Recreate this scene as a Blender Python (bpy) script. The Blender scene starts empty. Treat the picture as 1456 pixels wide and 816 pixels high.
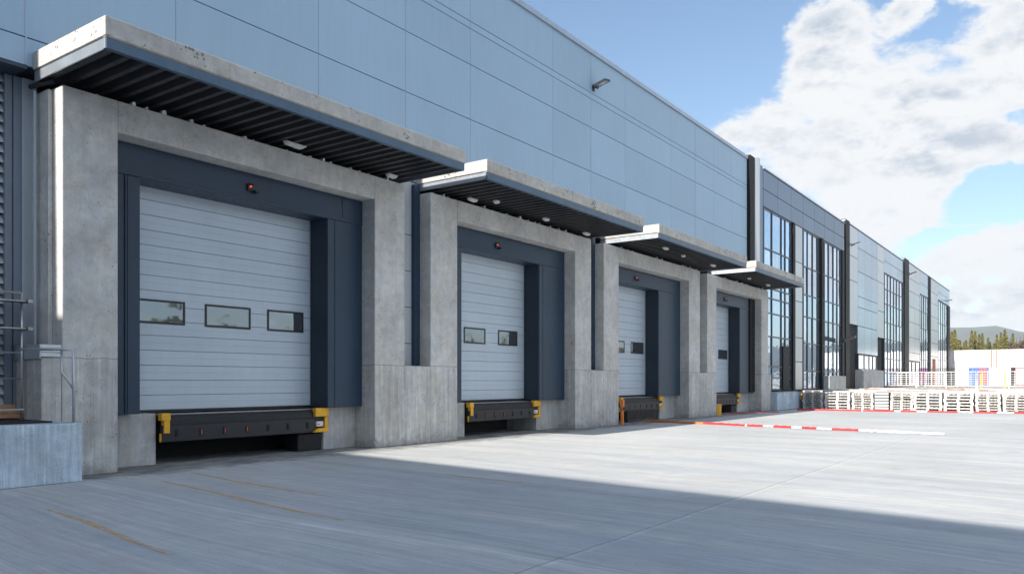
import bpy, bmesh, math, random
from mathutils import Vector, Matrix
random.seed(7)
R = math.radians
sc = bpy.context.scene
col = sc.collection
TH = math.atan(803/1126)

# ------------------------------------------------------------------ helpers
class MB:
    """collects shapes (world metres) and links them as one mesh object"""
    def __init__(s): s.v = []; s.f = []; s.m = []
    def add(s, vs, fs, m=0):
        o = len(s.v); s.v += [tuple(v) for v in vs]
        for f in fs: s.f.append(tuple(o+i for i in f)); s.m.append(m)
    def box(s, x0, x1, y0, y1, z0, z1, m=0, rot=0, tilt=0, cx=None):
        vs = [(x, y, z) for x in (x0, x1) for y in (y0, y1) for z in (z0, z1)]
        if rot or tilt:
            c = Vector(cx) if cx else Vector(((x0+x1)/2, (y0+y1)/2, (z0+z1)/2))
            M = Matrix.Rotation(rot, 3, 'Z') @ Matrix.Rotation(tilt, 3, 'Y')
            vs = [c + M @ (Vector(v)-c) for v in vs]
        s.add(vs, [(0,1,3,2),(4,6,7,5),(0,4,5,1),(2,3,7,6),(0,2,6,4),(1,5,7,3)], m)
    def prism(s, prof, axis, a0, a1, m=0):
        """prof: closed 2-D outline; axis 'x' (prof=y,z) or 'y' (prof=x,z) or 'z' (prof=x,y)"""
        n = len(prof)
        def P(p, a): return {'x': (a, p[0], p[1]), 'y': (p[0], a, p[1]), 'z': (p[0], p[1], a)}[axis]
        vs = [P(p, a0) for p in prof] + [P(p, a1) for p in prof]
        fs = [tuple(range(n-1, -1, -1)), tuple(range(n, 2*n))] + [(i, (i+1) % n, n+(i+1) % n, n+i) for i in range(n)]
        s.add(vs, fs, m)
    def tube(s, pts, r, m=0, n=8, r2=None, caps=True):
        pts = [Vector(p) for p in pts]; rings = []
        for i, p in enumerate(pts):
            d = (pts[min(i+1, len(pts)-1)] - pts[max(i-1, 0)]).normalized()
            up = Vector((0, 0, 1)) if abs(d.z) < .9 else Vector((1, 0, 0))
            a = d.cross(up).normalized(); b = a.cross(d)
            rr = r if r2 is None else r + (r2-r)*i/(len(pts)-1)
            rings.append([p + a*rr*math.cos(2*math.pi*k/n) + b*rr*math.sin(2*math.pi*k/n) for k in range(n)])
        vs = [v for rg in rings for v in rg]; fs = []
        for i in range(len(pts)-1):
            for k in range(n):
                fs.append((i*n+k, i*n+(k+1) % n, (i+1)*n+(k+1) % n, (i+1)*n+k))
        if caps: fs += [tuple(range(n-1, -1, -1)), tuple((len(pts)-1)*n+k for k in range(n))]
        s.add(vs, fs, m)
    def build(s, name, mats, parent=None, bevel=0, seg=1, smooth=False):
        me = bpy.data.meshes.new(name)
        o = Vector((0, 0, 0)); p = parent
        while p: o += p.location; p = p.parent
        loc = o.copy()
        if parent is None and s.v:
            xs, ys, zs = zip(*s.v); loc = Vector(((min(xs)+max(xs))/2, (min(ys)+max(ys))/2, min(zs)))
        me.from_pydata([Vector(v)-loc for v in s.v], [], s.f)
        if not isinstance(mats, (list, tuple)): mats = [mats]
        for mt in mats: me.materials.append(mt)
        me.polygons.foreach_set('material_index', s.m)
        bm = bmesh.new(); bm.from_mesh(me); bmesh.ops.recalc_face_normals(bm, faces=bm.faces); bm.to_mesh(me); bm.free()
        if smooth:
            for q in me.polygons: q.use_smooth = True
        ob = bpy.data.objects.new(name, me); col.objects.link(ob)
        if parent: ob.parent = parent
        else: ob.location = loc
        if bevel:
            b = ob.modifiers.new('bevel', 'BEVEL'); b.width = bevel; b.segments = seg; b.limit_method = 'ANGLE'
        return ob

def each(name, boxes, mats, parent, **kw):
    """one object per box"""
    out = []
    for bx in boxes:
        b = MB(); b.box(*bx); out.append(b.build(name, mats, parent, **kw))
    return out

def tag(o, label=None, cat=None, group=None, kind=None):
    if label: o['label'] = label
    if cat: o['category'] = cat
    if group: o['group'] = group
    if kind: o['kind'] = kind
    return o
def thing(name, label, cat, loc, group=None, rz=0):
    o = bpy.data.objects.new(name, None); col.objects.link(o); o.location = loc; o.rotation_euler.z = rz
    o.empty_display_size = .3
    return tag(o, label, cat, group)
def copy_tree(o, parent=None):
    c = o.copy(); col.objects.link(c); c.parent = parent
    for ch in [x for x in bpy.data.objects if x.parent == o]: copy_tree(ch, c)
    return c

# ------------------------------------------------------------------ materials
class NT:
    def __init__(s, tree): s.t = tree; s.n = tree.nodes; s.l = tree.links
    def new(s, typ, **kw):
        n = s.n.new(typ)
        for k, v in kw.items():
            if k.startswith('_'): setattr(n, k[1:], v)
        return n
    def put(s, sock, v):
        if isinstance(v, bpy.types.NodeSocket): s.l.new(v, sock)
        elif isinstance(v, (tuple, list)) and sock.type == 'RGBA' and len(v) == 3: sock.default_value = (*v, 1)
        else: sock.default_value = v
    def m(s, op, a, b=0.0, c=None, clamp=False):
        n = s.n.new('ShaderNodeMath'); n.operation = op; n.use_clamp = clamp
        s.put(n.inputs[0], a); s.put(n.inputs[1], b)
        if c is not None: s.put(n.inputs[2], c)
        return n.outputs[0]
    def vm(s, op, a, b=(0, 0, 0)):
        n = s.n.new('ShaderNodeVectorMath'); n.operation = op; s.put(n.inputs[0], a); s.put(n.inputs[1], b)
        return n.outputs[0]
    def noise(s, vec, scale, detail=4, rough=.5, dist=0):
        n = s.n.new('ShaderNodeTexNoise'); s.put(n.inputs['Vector'], vec)
        n.inputs['Scale'].default_value = scale; n.inputs['Detail'].default_value = detail
        n.inputs['Roughness'].default_value = rough; n.inputs['Distortion'].default_value = dist
        return n.outputs['Fac']
    def ramp(s, x, a, b, lo=0.0, hi=1.0, smooth=True):
        n = s.n.new('ShaderNodeMapRange'); n.interpolation_type = 'SMOOTHSTEP' if smooth else 'LINEAR'
        s.put(n.inputs[0], x); s.put(n.inputs[1], a); s.put(n.inputs[2], b); s.put(n.inputs[3], lo); s.put(n.inputs[4], hi)
        return n.outputs[0]
    def mix(s, f, a, b):
        n = s.n.new('ShaderNodeMix'); n.data_type = 'RGBA'
        s.put(n.inputs['Factor'], f); s.put(n.inputs[6], a); s.put(n.inputs[7], b)
        return n.outputs[2]
    def pos(s): return s.n.new('ShaderNodeNewGeometry').outputs['Position']
    def bump(s, h, strength, dist):
        n = s.n.new('ShaderNodeBump'); n.inputs['Strength'].default_value = strength; n.inputs['Distance'].default_value = dist
        s.put(n.inputs['Height'], h); return n.outputs[0]
def mat(name):
    m = bpy.data.materials.new(name); m.use_nodes = True
    t = NT(m.node_tree); b = m.node_tree.nodes['Principled BSDF']
    return m, t, b
def seti(b, **kw):
    for k, v in kw.items(): b.inputs[k].default_value = (*v, 1) if isinstance(v, tuple) else v

def paint(name, c, rough=.5, metal=0, var=.12, sc_=3.0, bump=.0, island=0, spec=.5, dirt=0, rvar=1.0, dent=0):
    m, t, b = mat(name); seti(b, Roughness=rough, Metallic=metal); b.inputs['Specular IOR Level'].default_value = spec
    p = t.pos()
    n = t.noise(p, sc_, 5, .6)
    k = t.ramp(n, .25, .75, 1-var, 1+var, False)
    if island:
        r = t.new('ShaderNodeNewGeometry').outputs['Random Per Island']
        k = t.m('MULTIPLY', k, t.ramp(r, 0, 1, 1-island, 1+island, False))
    if dirt:
        st = t.noise(t.vm('MULTIPLY', p, (9, 9, .7)), 1, 4, .6)
        k = t.m('MULTIPLY', k, t.ramp(st, .45, .75, 1, 1-dirt, False))
    c4 = t.vm('SCALE', (c[0], c[1], c[2])); c4.node.inputs[0].default_value = c; t.put(c4.node.inputs['Scale'], k)
    t.put(b.inputs['Base Color'], c4)
    rn = t.noise(p, 11, 3, .5); t.put(b.inputs['Roughness'], t.ramp(rn, .3, .7, max(rough-.06*rvar, .02), min(rough+.08*rvar, 1), False))
    if dent: t.put(b.inputs['Normal'], t.bump(t.noise(p, 1.1, 3, .5), dent, .05))
    if bump: t.put(b.inputs['Normal'], t.bump(t.noise(p, 60, 3, .6), bump, .004))
    return m

def concrete(name, c, streak=.2, holes=.5, low=None, warm=(1.03, 1.0, .95)):
    m, t, b = mat(name); seti(b, Roughness=.88); b.inputs['Specular IOR Level'].default_value = .25
    p = t.pos()
    big = t.noise(p, .9, 6, .62, .4); mid = t.noise(p, 5, 6, .65); fine = t.noise(p, 45, 4, .7)
    st = t.noise(t.vm('MULTIPLY', p, (7.5, 7.5, .42)), 1, 6, .68)
    st2 = t.noise(t.vm('MULTIPLY', p, (22, 22, .8)), 1, 3, .6)
    sepz = t.new('ShaderNodeSeparateXYZ'); t.put(sepz.inputs[0], p); z = sepz.outputs['Z']
    k = t.ramp(big, .3, .7, .80, 1.14, False)
    k = t.m('MULTIPLY', k, t.ramp(mid, .3, .7, .86, 1.11, False))
    k = t.m('MULTIPLY', k, t.ramp(fine, .3, .7, .93, 1.06, False))
    amt = streak
    s1 = t.ramp(st, .35, .7, 1.0, 1-streak, False); s2 = t.ramp(st2, .5, .72, 1.0, 1+streak*.8, False)
    ss = t.m('MULTIPLY', s1, s2)
    if low is not None:
        f = t.ramp(z, low-.02, low+.02, 1, .25)
        ss = t.m('ADD', t.m('MULTIPLY', t.m('SUBTRACT', ss, 1), f), 1)
        # thin dark casting joint at this height, wavering a little
        jz = t.m('ADD', z, t.ramp(t.noise(p, 3, 3, .5), 0, 1, -.03, .03, False))
        j = t.m('COMPARE', jz, low, .012)
        ss = t.m('MULTIPLY', ss, t.m('SUBTRACT', 1, t.m('MULTIPLY', j, .34)))
        # damp grime just above the yard
        ss = t.m('MULTIPLY', ss, t.ramp(t.m('ADD', z, t.m('MULTIPLY', t.m('SUBTRACT', mid, .5), .7)), 0, .3, .74, 1))
    k = t.m('MULTIPLY', k, ss)
    # pin holes
    v = t.new('ShaderNodeTexVoronoi'); v.inputs['Scale'].default_value = 13; t.put(v.inputs['Vector'], p)
    rr = t.ramp(t.noise(p, 2.2, 2, .5), .42, .75, .0, .16*holes, False)
    hole = t.m('LESS_THAN', v.outputs['Distance'], rr)
    k = t.m('MULTIPLY', k, t.m('SUBTRACT', 1, t.m('MULTIPLY', hole, .55)))
    # fine cracks
    cr = t.noise(p, 1.3, 8, .6, 1.5); crk = t.m('COMPARE', cr, .5, .0022)
    k = t.m('MULTIPLY', k, t.m('SUBTRACT', 1, t.m('MULTIPLY', crk, .38)))
    tint = t.mix(t.ramp(t.noise(p, 1.7, 4, .6), .3, .7, 0, 1, False), (c[0]*warm[0], c[1]*warm[1], c[2]*warm[2]), (c[0]*.97, c[1], c[2]*1.04))
    sm = t.vm('SCALE', tint); t.put(sm.node.inputs['Scale'], k); t.put(b.inputs['Base Color'], sm)
    h = t.m('ADD', t.m('MULTIPLY', fine, .35), t.m('MULTIPLY', mid, .6)); h = t.m('SUBTRACT', h, t.m('MULTIPLY', hole, .8))
    t.put(b.inputs['Normal'], t.bump(h, .5, .01))
    return m

CONC = concrete('concrete_portal', (.545, .545, .535), .30, 1.8, low=2.12)
CONC_SLAB = concrete('concrete_canopy', (.46, .45, .43), .05, 3.4)
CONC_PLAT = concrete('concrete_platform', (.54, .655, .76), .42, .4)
CONC_BLOCK = concrete('concrete_block', (.50, .51, .51), .2, .6)
CONC_TERR = concrete('concrete_terrace', (.50, .48, .45), .1, .6)
CLAD = paint('blue_grey_cladding', (.30, .435, .575), .42, .0, .05, .25, island=.03, spec=.4, dirt=.05, dent=.03)
CLADW = paint('pale_wing_cladding', (.58, .62, .66), .5)  # kept pale so the unseen wing bounces light into the yard
CLAD_JOINT = paint('dark_joint_gasket', (.03, .035, .045), .7)  # dark backing behind the panel joints
TRIM = paint('light_blue_trim', (.33, .40, .48), .35, .3)
OFF_FRAME = paint('louvre_frame_grey', (.15, .19, .24), .45, 0, .1)
TRIMC = paint('cladding_trim', (.36, .44, .52), .5, .1)
PILASTER = paint('pale_grey_panel', (.38, .42, .46), .5, 0, .06, 1.2, dirt=.08)
SHELTER = paint('slate_blue_steel', (.017, .040, .074), .42, .0, .14, 1.1, spec=.4, dirt=.1)
SHELTER_D = paint('slate_blue_cheek', (.016, .028, .046), .5, .0, .1, 1.5, spec=.35)
FASCIA = paint('blue_steel_fascia', (.062, .108, .165), .36, .35, .12, 1.5, dirt=.12)
FASCIA_SIDE = paint('galvanised_fascia_end', (.36, .40, .44), .35, .6, .15, 2)
TAN = paint('tan_sealant_strip', (.42, .34, .24), .8)
DECK = paint('dark_corrugated_deck', (.022, .022, .026), .42, .4, .3, 2)
FILLER = paint('white_profile_filler', (.72, .74, .78), .7, 0, .2, 9, bump=.5)
BLACKM = paint('black_steel', (.018, .02, .026), .45, .2, .2, 5)
RUBBER = paint('black_rubber', (.012, .013, .017), .6, 0, .25, 6, bump=.3)
YELLOW = paint('yellow_paint', (.80, .42, .015), .45, 0, .15, 9, dirt=.2)
ORANGE = paint('orange_paint', (.75, .2, .02), .5, 0, .15, 9)
WHITEP = paint('white_paint', (.66, .66, .66), .5, 0, .12, 9)
GALV = paint('galvanised_tube', (.5, .54, .58), .35, .6, .12, 9)
DOORM = paint('door_pale_grey_steel', (.47, .55, .63), .40, 0, .04, 1.0, island=.03, dirt=.04, spec=.5, dent=.04)
STEELTOP = paint('worn_steel_plate', (.3, .3, .31), .4, .7, .25, 8)
LOUVRE = paint('louvre_grey_steel', (.42, .45, .48), .45, .1, .15, 2.5, dirt=.2)
DARKIN = paint('dark_interior', (.015, .016, .018), .9)
RED = paint('red_plastic', (.62, .03, .03), .5, 0, .15, 8)
RUST = paint('rust_red_steel', (.42, .10, .06), .7, 0, .25, 6)
WOOD = paint('bare_timber', (.34, .19, .10), .8, 0, .3, 10, bump=.4, island=.2)
PALWOOD = paint('bleached_timber', (.42, .41, .40), .85, 0, .28, 6, bump=.4, island=.14)
PILEWHITE = paint('white_coated_board', (.50, .50, .49), .6, 0, .18, 7, island=.15)
OFF_BLUE = paint('office_blue_metal_panel', (.27, .37, .48), .22, .8, .04, .5, island=.12, rvar=0, dent=.02)
OFF_LIGHT = paint('office_silver_metal_panel', (.46, .48, .51), .30, .7, .03, .5, island=.08, rvar=0, dent=.015)
OFF_DARK = paint('office_dark_column', (.006, .0065, .008), .5, 0, .2, 2, spec=.12)
OFF_CLAD = paint('office_slate_cladding', (.10, .165, .26), .35, .1, .06, .8, island=.07, spec=.5, rvar=0)
MULL = paint('dark_blue_mullion', (.04, .055, .08), .35, .4, .15, 3)

def glass(name, tint, rough, metal, wav=.02, inner=None):
    m, t, b = mat(name); seti(b, Metallic=metal, Roughness=rough); p = t.pos()
    r = t.new('ShaderNodeNewGeometry').outputs['Random Per Island']
    c4 = t.vm('SCALE', tint); c4.node.inputs[0].default_value = tint; t.put(c4.node.inputs['Scale'], t.ramp(r, 0, 1, .7, 1.15, False))
    t.put(b.inputs['Base Color'], c4)
    t.put(b.inputs['Normal'], t.bump(t.noise(p, .9, 2, .5), wav, .4))
    return m
GLASS = glass('reflective_facade_glass', (.54, .65, .80), .02, .9, .035)
DGLASS = glass('door_window_glass', (.33, .36, .40), .04, .85, .05)

def emis(name, c, s):
    m, t, b = mat(name); seti(b, **{'Base Color': c, 'Emission Color': c, 'Emission Strength': s, 'Roughness': .3}); return m
REDLAMP = emis('lit_red_lens', (1, .09, .02), .45)

def ground_mat():
    m, t, b = mat('broomed_concrete_yard'); b.inputs['Specular IOR Level'].default_value = .12
    p = t.pos(); s = t.new('ShaderNodeSeparateXYZ'); t.put(s.inputs[0], p); x, y = s.outputs['X'], s.outputs['Y']
    # trowelling runs across the yard, away from the wall, swinging slightly
    sw = t.m('MULTIPLY', t.m('SUBTRACT', t.noise(p, .05, 2, .5), .5), 2.5)
    cv = t.new('ShaderNodeCombineXYZ'); t.put(cv.inputs[0], x); t.put(cv.inputs[1], t.m('ADD', t.m('ADD', y, sw), t.m('MULTIPLY', x, .13))); q = cv.outputs[0]
    a1 = t.noise(t.vm('MULTIPLY', q, (.10, 1.3, 1)), 1, 6, .6, .3)
    a2 = t.noise(t.vm('MULTIPLY', q, (.26, 13.0, 1)), 1, 8, .76, .25)
    a3 = t.noise(t.vm('MULTIPLY', q, (2.2, 60, 1)), 1, 3, .6)
    big = t.noise(p, .16, 5, .6, .5); fine = t.noise(p, 30, 4, .7); midn = t.noise(p, 2.5, 6, .65)
    k = t.ramp(a1, .33, .67, .93, 1.05, False)
    k = t.m('MULTIPLY', k, t.ramp(a2, .33, .67, .82, 1.15, False))
    k = t.m('MULTIPLY', k, t.ramp(a3, .3, .7, .90, 1.08, False))
    k = t.m('MULTIPLY', k, t.ramp(big, .3, .7, .88, 1.08, False))
    k = t.m('MULTIPLY', k, t.ramp(midn, .3, .7, .94, 1.05, False))
    k = t.m('MULTIPLY', k, t.ramp(fine, .3, .7, .95, 1.04, False))
    # dirt and spilt grit along the dock pits
    dm = t.m('ADD', x, t.m('MULTIPLY', t.m('SUBTRACT', midn, .5), 1.6))
    dirt = t.ramp(dm, -14.3, -13.5, 1, 0)
    dirt = t.m('MULTIPLY', dirt, t.ramp(t.noise(t.vm('MULTIPLY', p, (5, 1.2, 1)), 1, 6, .7), .35, .6, .35, 1, False))
    k = t.m('MULTIPLY', k, t.m('SUBTRACT', 1, t.m('MULTIPLY', dirt, .68)))
    # a pale tyre-swept streak and a few dark marks
    for (y0, w, amp, seed) in ((5.9, .16, .16, 0), (10.3, .3, -.10, 3), (3.4, .25, -.08, 6)):
        yy = t.m('ADD', t.m('ADD', y, t.m('MULTIPLY', x, .06)), t.m('MULTIPLY', t.m('SUBTRACT', t.noise(t.vm('ADD', p, (seed, 0, 0)), .25, 2, .5), .5), .8))
        g = t.m('SUBTRACT', 1, t.m('DIVIDE', t.m('ABSOLUTE', t.m('SUBTRACT', yy, y0)), w), clamp=True)
        k = t.m('MULTIPLY', k, t.m('ADD', 1, t.m('MULTIPLY', t.m('MULTIPLY', g, a2), amp*2)))
    # sawn joints
    wob = t.m('MULTIPLY', t.m('SUBTRACT', t.noise(p, 1.5, 3, .5), .5), .05)
    jx = t.m('ADD', x, wob)
    joint_pale = t.m('MULTIPLY', t.m('COMPARE', jx, -4.0, .035), t.ramp(t.noise(p, 5, 4, .6), .4, .6, .3, 1, False))  # pale line along the joint
    drk = t.m('COMPARE', jx, -4.05, .012)
    jy = t.m('ABSOLUTE', t.m('SUBTRACT', t.m('FLOORED_MODULO', t.m('ADD', y, wob), 9.0), 4.5))
    dy = t.m('LESS_THAN', jy, .012); jx2 = t.m('LESS_THAN', t.m('ABSOLUTE', t.m('SUBTRACT', t.m('FLOORED_MODULO', t.m('ADD', jx, 4.0), 8.0), 4.0)), .01)
    k = t.m('MULTIPLY', k, t.m('ADD', 1, t.m('MULTIPLY', joint_pale, .13)))
    k = t.m('MULTIPLY', k, t.m('SUBTRACT', 1, t.m('MULTIPLY', t.m('MAXIMUM', drk, t.m('MULTIPLY', t.m('MAXIMUM', dy, jx2), .3)), .3)))
    crk = t.m('COMPARE', t.noise(p, .5, 8, .6, 1.2), .5, .0009)
    k = t.m('MULTIPLY', k, t.m('SUBTRACT', 1, t.m('MULTIPLY', crk, .22)))
    vo = t.new('ShaderNodeTexVoronoi'); vo.inputs['Scale'].default_value = .55; t.put(vo.inputs['Vector'], t.vm('ADD', p, (0, 0, 0)))
    spot = t.ramp(t.m('ADD', vo.outputs['Distance'], t.m('MULTIPLY', t.m('SUBTRACT', midn, .5), .35)), .04, .13, 1, 0)
    spot = t.m('MULTIPLY', spot, t.ramp(t.noise(p, .3, 2, .5), .5, .62, 0, 1))
    k = t.m('MULTIPLY', k, t.m('SUBTRACT', 1, t.m('MULTIPLY', spot, .22)))
    c = t.mix(t.ramp(a1, .35, .65, 0, 1, False), (.505, .54, .565), (.55, .555, .545))
    sm = t.vm('SCALE', c); t.put(sm.node.inputs['Scale'], k); t.put(b.inputs['Base Color'], sm)
    t.put(b.inputs['Roughness'], t.ramp(a2, .3, .7, .82, .95, False))
    h = t.m('ADD', t.m('MULTIPLY', a3, .6), t.m('ADD', t.m('MULTIPLY', fine, .3), t.m('MULTIPLY', midn, .8)))
    t.put(b.inputs['Normal'], t.bump(h, .35, .012))
    return m
GROUND = ground_mat()

def worn_line():
    m, t, b = mat('worn_orange_line'); p = t.pos(); seti(b, Roughness=.9)
    w = t.noise(t.vm('MULTIPLY', p, (2, 9, 1)), 1.4, 6, .7)
    c = t.mix(t.ramp(w, .42, .66, 0, 1, False), (.90, .50, .17), (.70, .48, .28)); t.put(b.inputs['Base Color'], c)
    # paint worn through
    tr = t.new('ShaderNodeBsdfTransparent'); mx = t.new('ShaderNodeMixShader'); out = m.node_tree.nodes['Material Output']
    t.put(mx.inputs[0], t.ramp(t.noise(t.vm('MULTIPLY', p, (1, 6, 1)), 1.6, 6, .75), .44, .66, .35, .97, False))
    t.l.new(b.outputs[0], mx.inputs[1]); t.l.new(tr.outputs[0], mx.inputs[2]); t.l.new(mx.outputs[0], out.inputs[0])
    return m
LINE = worn_line()

def foliage(name, c):
    m, t, b = mat(name); seti(b, Roughness=.7); p = t.pos()
    r = t.new('ShaderNodeNewGeometry').outputs['Random Per Island']
    t.put(b.inputs['Base Color'], t.mix(r, (c[0]*.6, c[1]*.65, c[2]*.6), (c[0]*1.4, c[1]*1.3, c[2]*1.1)))
    return m
FOL_G = foliage('spruce_green', (.075, .09, .03)); FOL_Y = foliage('yellow_green_needles', (.16, .15, .045)); FOL_B = foliage('bare_brown_twigs', (.10, .07, .055))
BARK = paint('bark', (.09, .065, .045), .9)
HILLM = paint('forest_hill', (.06, .075, .055), .95, 0, .35, .006)

# ------------------------------------------------------------------ the setting
g = MB(); g.box(-2500, 4500, -1500, 5200, -1.0, 0)
tag(g.build('ground', GROUND), kind='structure')
tr = MB(); tr.box(-15.0, 75, 52, 147, -.5, 1.1)
tag(tr.build('terrace', CONC_TERR, bevel=.02), kind='structure')
# painted lines
for k, (xa, xb, ya, yb, w) in enumerate(((-11.1, -7.2, 4.97, 4.40, .045), (-12.7, -7.3, 7.50, 6.70, .055), (-13.4, -8.9, 8.5, 7.92, .05), (-9.4, -7.6, 11.1, 10.9, .04))):
    ln = MB(); n = 14
    for i in range(n):
        t0, t1 = i/n, (i+1)/n
        P0 = Vector((xa+(xb-xa)*t0, ya+(yb-ya)*t0+.03*math.sin(5*t0+k), .004)); P1 = Vector((xa+(xb-xa)*t1, ya+(yb-ya)*t1+.03*math.sin(5*t1+k), .004))
        wa, wb_ = w*(.25+.75*math.sin(math.pi*min(max(t0, .03), .97))**.5), w*(.25+.75*math.sin(math.pi*min(max(t1, .03), .97))**.5)
        ln.add([P0-Vector((0, wa, 0)), P1-Vector((0, wb_, 0)), P1+Vector((0, wb_, 0)), P0+Vector((0, wa, 0))], [(0, 1, 2, 3)])
    tag(ln.build('painted_line', LINE), kind='structure')
# hills: one ridge of terrain around the far side
h = MB(); NA, NR = 150, 10; vs = []
for i in range(NA+1):
    az = R(-75 + 190*i/NA)
    s_ = az*57.3
    hh = 150 + 18*math.sin(s_*.11+1.9) + 5*math.sin(s_*.52+.6) + 3*math.sin(s_*1.3) + 1.5*math.sin(s_*3.1+1)
    if s_ > -4.5: hh -= min(30, (s_+4.5)*11)
    for j in range(NR+1):
        rr = 1900 + 140*j
        z = hh*math.sin(math.pi*min(j/6.2, 1)*.5)*(1.0 if j < 8 else .85) + 3*math.sin(i*1.3+j*2.1) if j else -2
        vs.append((rr*math.sin(az), rr*math.cos(az), z))
fs = [(i*(NR+1)+j, (i+1)*(NR+1)+j, (i+1)*(NR+1)+j+1, i*(NR+1)+j+1) for i in range(NA) for j in range(NR)]
h.add(vs, fs); tag(h.build('hill', HILLM, smooth=True), kind='structure')

# ------------------------------------------------------------------ warehouse
XW = -15.06
def panels(mb, ys, zs, x=XW, th=.07, gy=.008, gz=.022, m=0, skip=None):
    for a, b in zip(ys, ys[1:]):
        for c, d in zip(zs, zs[1:]):
            if skip and skip(a, b, c, d): continue
            mb.box(x-th, x, a+gy/2, b-gy/2, c+gz/2, d-gz/2, m)
wh = thing('warehouse_building', 'long windowless warehouse clad in blue-grey metal panels behind the four loading docks', 'warehouse', (-30, 10, 0))
body = MB(); body.box(-60, -16.6, -19, 43.9, 0, 14.2); body.box(-16.6, XW-.08, -19, 43.9, 7.27, 14.22)
body.build('building_core', CLAD_JOINT, wh)
YV = [-18, -14.8, -11.2, -7.6, -4, -.6, 2.9, 6.38, 9.23, 12.99, 16.07, 18.93, 23.6, 26.3, 29.1, 33.6, 36.4, 38.8, 41.4, 43.8]
cl = MB(); panels(cl, YV, [7.25, 7.75, 9.68, 11.35, 12.45, 12.67, 14.24])
cl.build('cladding', CLAD, wh, bevel=.003)
tm = MB()
each('cladding_trim', [(XW+.0005, XW+.010, y-.013, y+.013, 7.27, 14.23) for y in (-4, 6.38, 16.07, 26.3, 36.4)], TRIMC, wh)
cap = MB(); cap.prism([(-60.2, 14.25), (XW+.02, 14.25), (XW+.02, 14.15), (XW+.07, 14.15), (XW+.07, 14.32), (-60.2, 14.32)], 'y', -19, 43.8)
cap.build('parapet_cap', TRIM, wh)
# soffit drip under the cladding, left bay
sf = MB(); sf.box(-15.62, XW+.01, -18, 6.40, 7.19, 7.247); sf.build('soffit_flashing', SHELTER, wh)
lv = MB()
lv.box(-16.6, -15.75, -18, 6.76, 0, 7.18, 1)
z = 1.1
while z < 7.1:
    lv.prism([(-15.70, z+.165), (-15.60, z+.03), (-15.60, z), (-15.615, z+.0), (-15.72, z+.145)], 'y', -12, 6.24); z += .18
lv.build('louvre_wall', [LOUVRE, DARKIN], wh)
each('louvre_frame', [(-15.74, -15.55, 6.24, 6.36, 1.03, 7.18), (-15.74, -15.52, 6.372, 6.50, 1.03, 7.18), (-15.74, -15.56, -.06, .06, 1.03, 7.18)], OFF_FRAME, wh, bevel=.004)
pl = MB(); pl.box(-15.74, -15.50, 6.505, 6.755, 1.03, 7.18); pl.build('corner_panel', PILASTER, wh, bevel=.006)
# narrow wall strips seen between the docks
for (a, b) in ((15.45, 16.6), (25.4, 26.5), (35.7, 36.8)):
    gp = MB(); panels(gp, [a, b], [2.0, 2.75, 3.75, 4.75, 5.75, 7.24], gz=.02)
    gp.box(-16.6, XW-.08, a, b, 1.9, 7.24, 1)
    gp.build('wall_panel', [PILASTER, CLAD_JOINT], wh, bevel=.003)
    dt = MB(); dt.box(XW+.002, XW+.12, b-.30, b-.08, 2.15, 7.15); dt.build('dark_trim', SHELTER, wh, bevel=.004)
    dp = MB(); dp.box(XW+.004, XW+.10, a+.22, a+.30, 2.6, 7.15); dp.build('trim_strip', FASCIA, wh)
cp = MB(); cp.box(-16, XW+.14, 43.95, 44.75, 1.1, 14.42, 0); cp.build('dark_corner_column', OFF_DARK, wh, bevel=.01)
cp = MB(); n = 14
cp.prism([(XW-.05+.34*math.cos(math.pi*(-.5+i/n)), 45.13+.34*math.sin(math.pi*(-.5+i/n))) for i in range(n+1)], 'z', 1.1, 14.46)
cp.build('corner_downpipe', OFF_LIGHT, wh)
sb = MB(); sb.box(-16, XW, 45.5, 46.6, 1.1, 14.35); sb.build('corner_cladding', OFF_CLAD, wh, bevel=.01)

# wing of the warehouse behind the viewer: its roof edge throws the big shadow over the yard
wg = thing('warehouse_wing', 'tall blue-grey warehouse wing closing the near end of the yard', 'warehouse', (14, -25, 0))
w = MB(); ang = -.15
def wp(s, d): return (-15.6 + s*math.cos(ang) + d*math.sin(ang), -18.25 + s*math.sin(ang) - d*math.cos(ang))
c0, c1, c2, c3 = wp(0, 0), wp(85, 0), wp(85, 25), wp(0, 25)
w.prism([c0, c3, c2, c1], 'z', 0, 14.3); w.build('wing_wall', CLADW, wg)
w = MB()
for i in range(6):
    a, b = wp(6+i*13, -.05), wp(6+i*13+8, -.05); c, d = wp(6+i*13+8, .02), wp(6+i*13, .02)
    w = MB(); w.prism([a, b, c, d], 'z', .1, 4.6); w.build('shutter', DOORM, wg)

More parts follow.
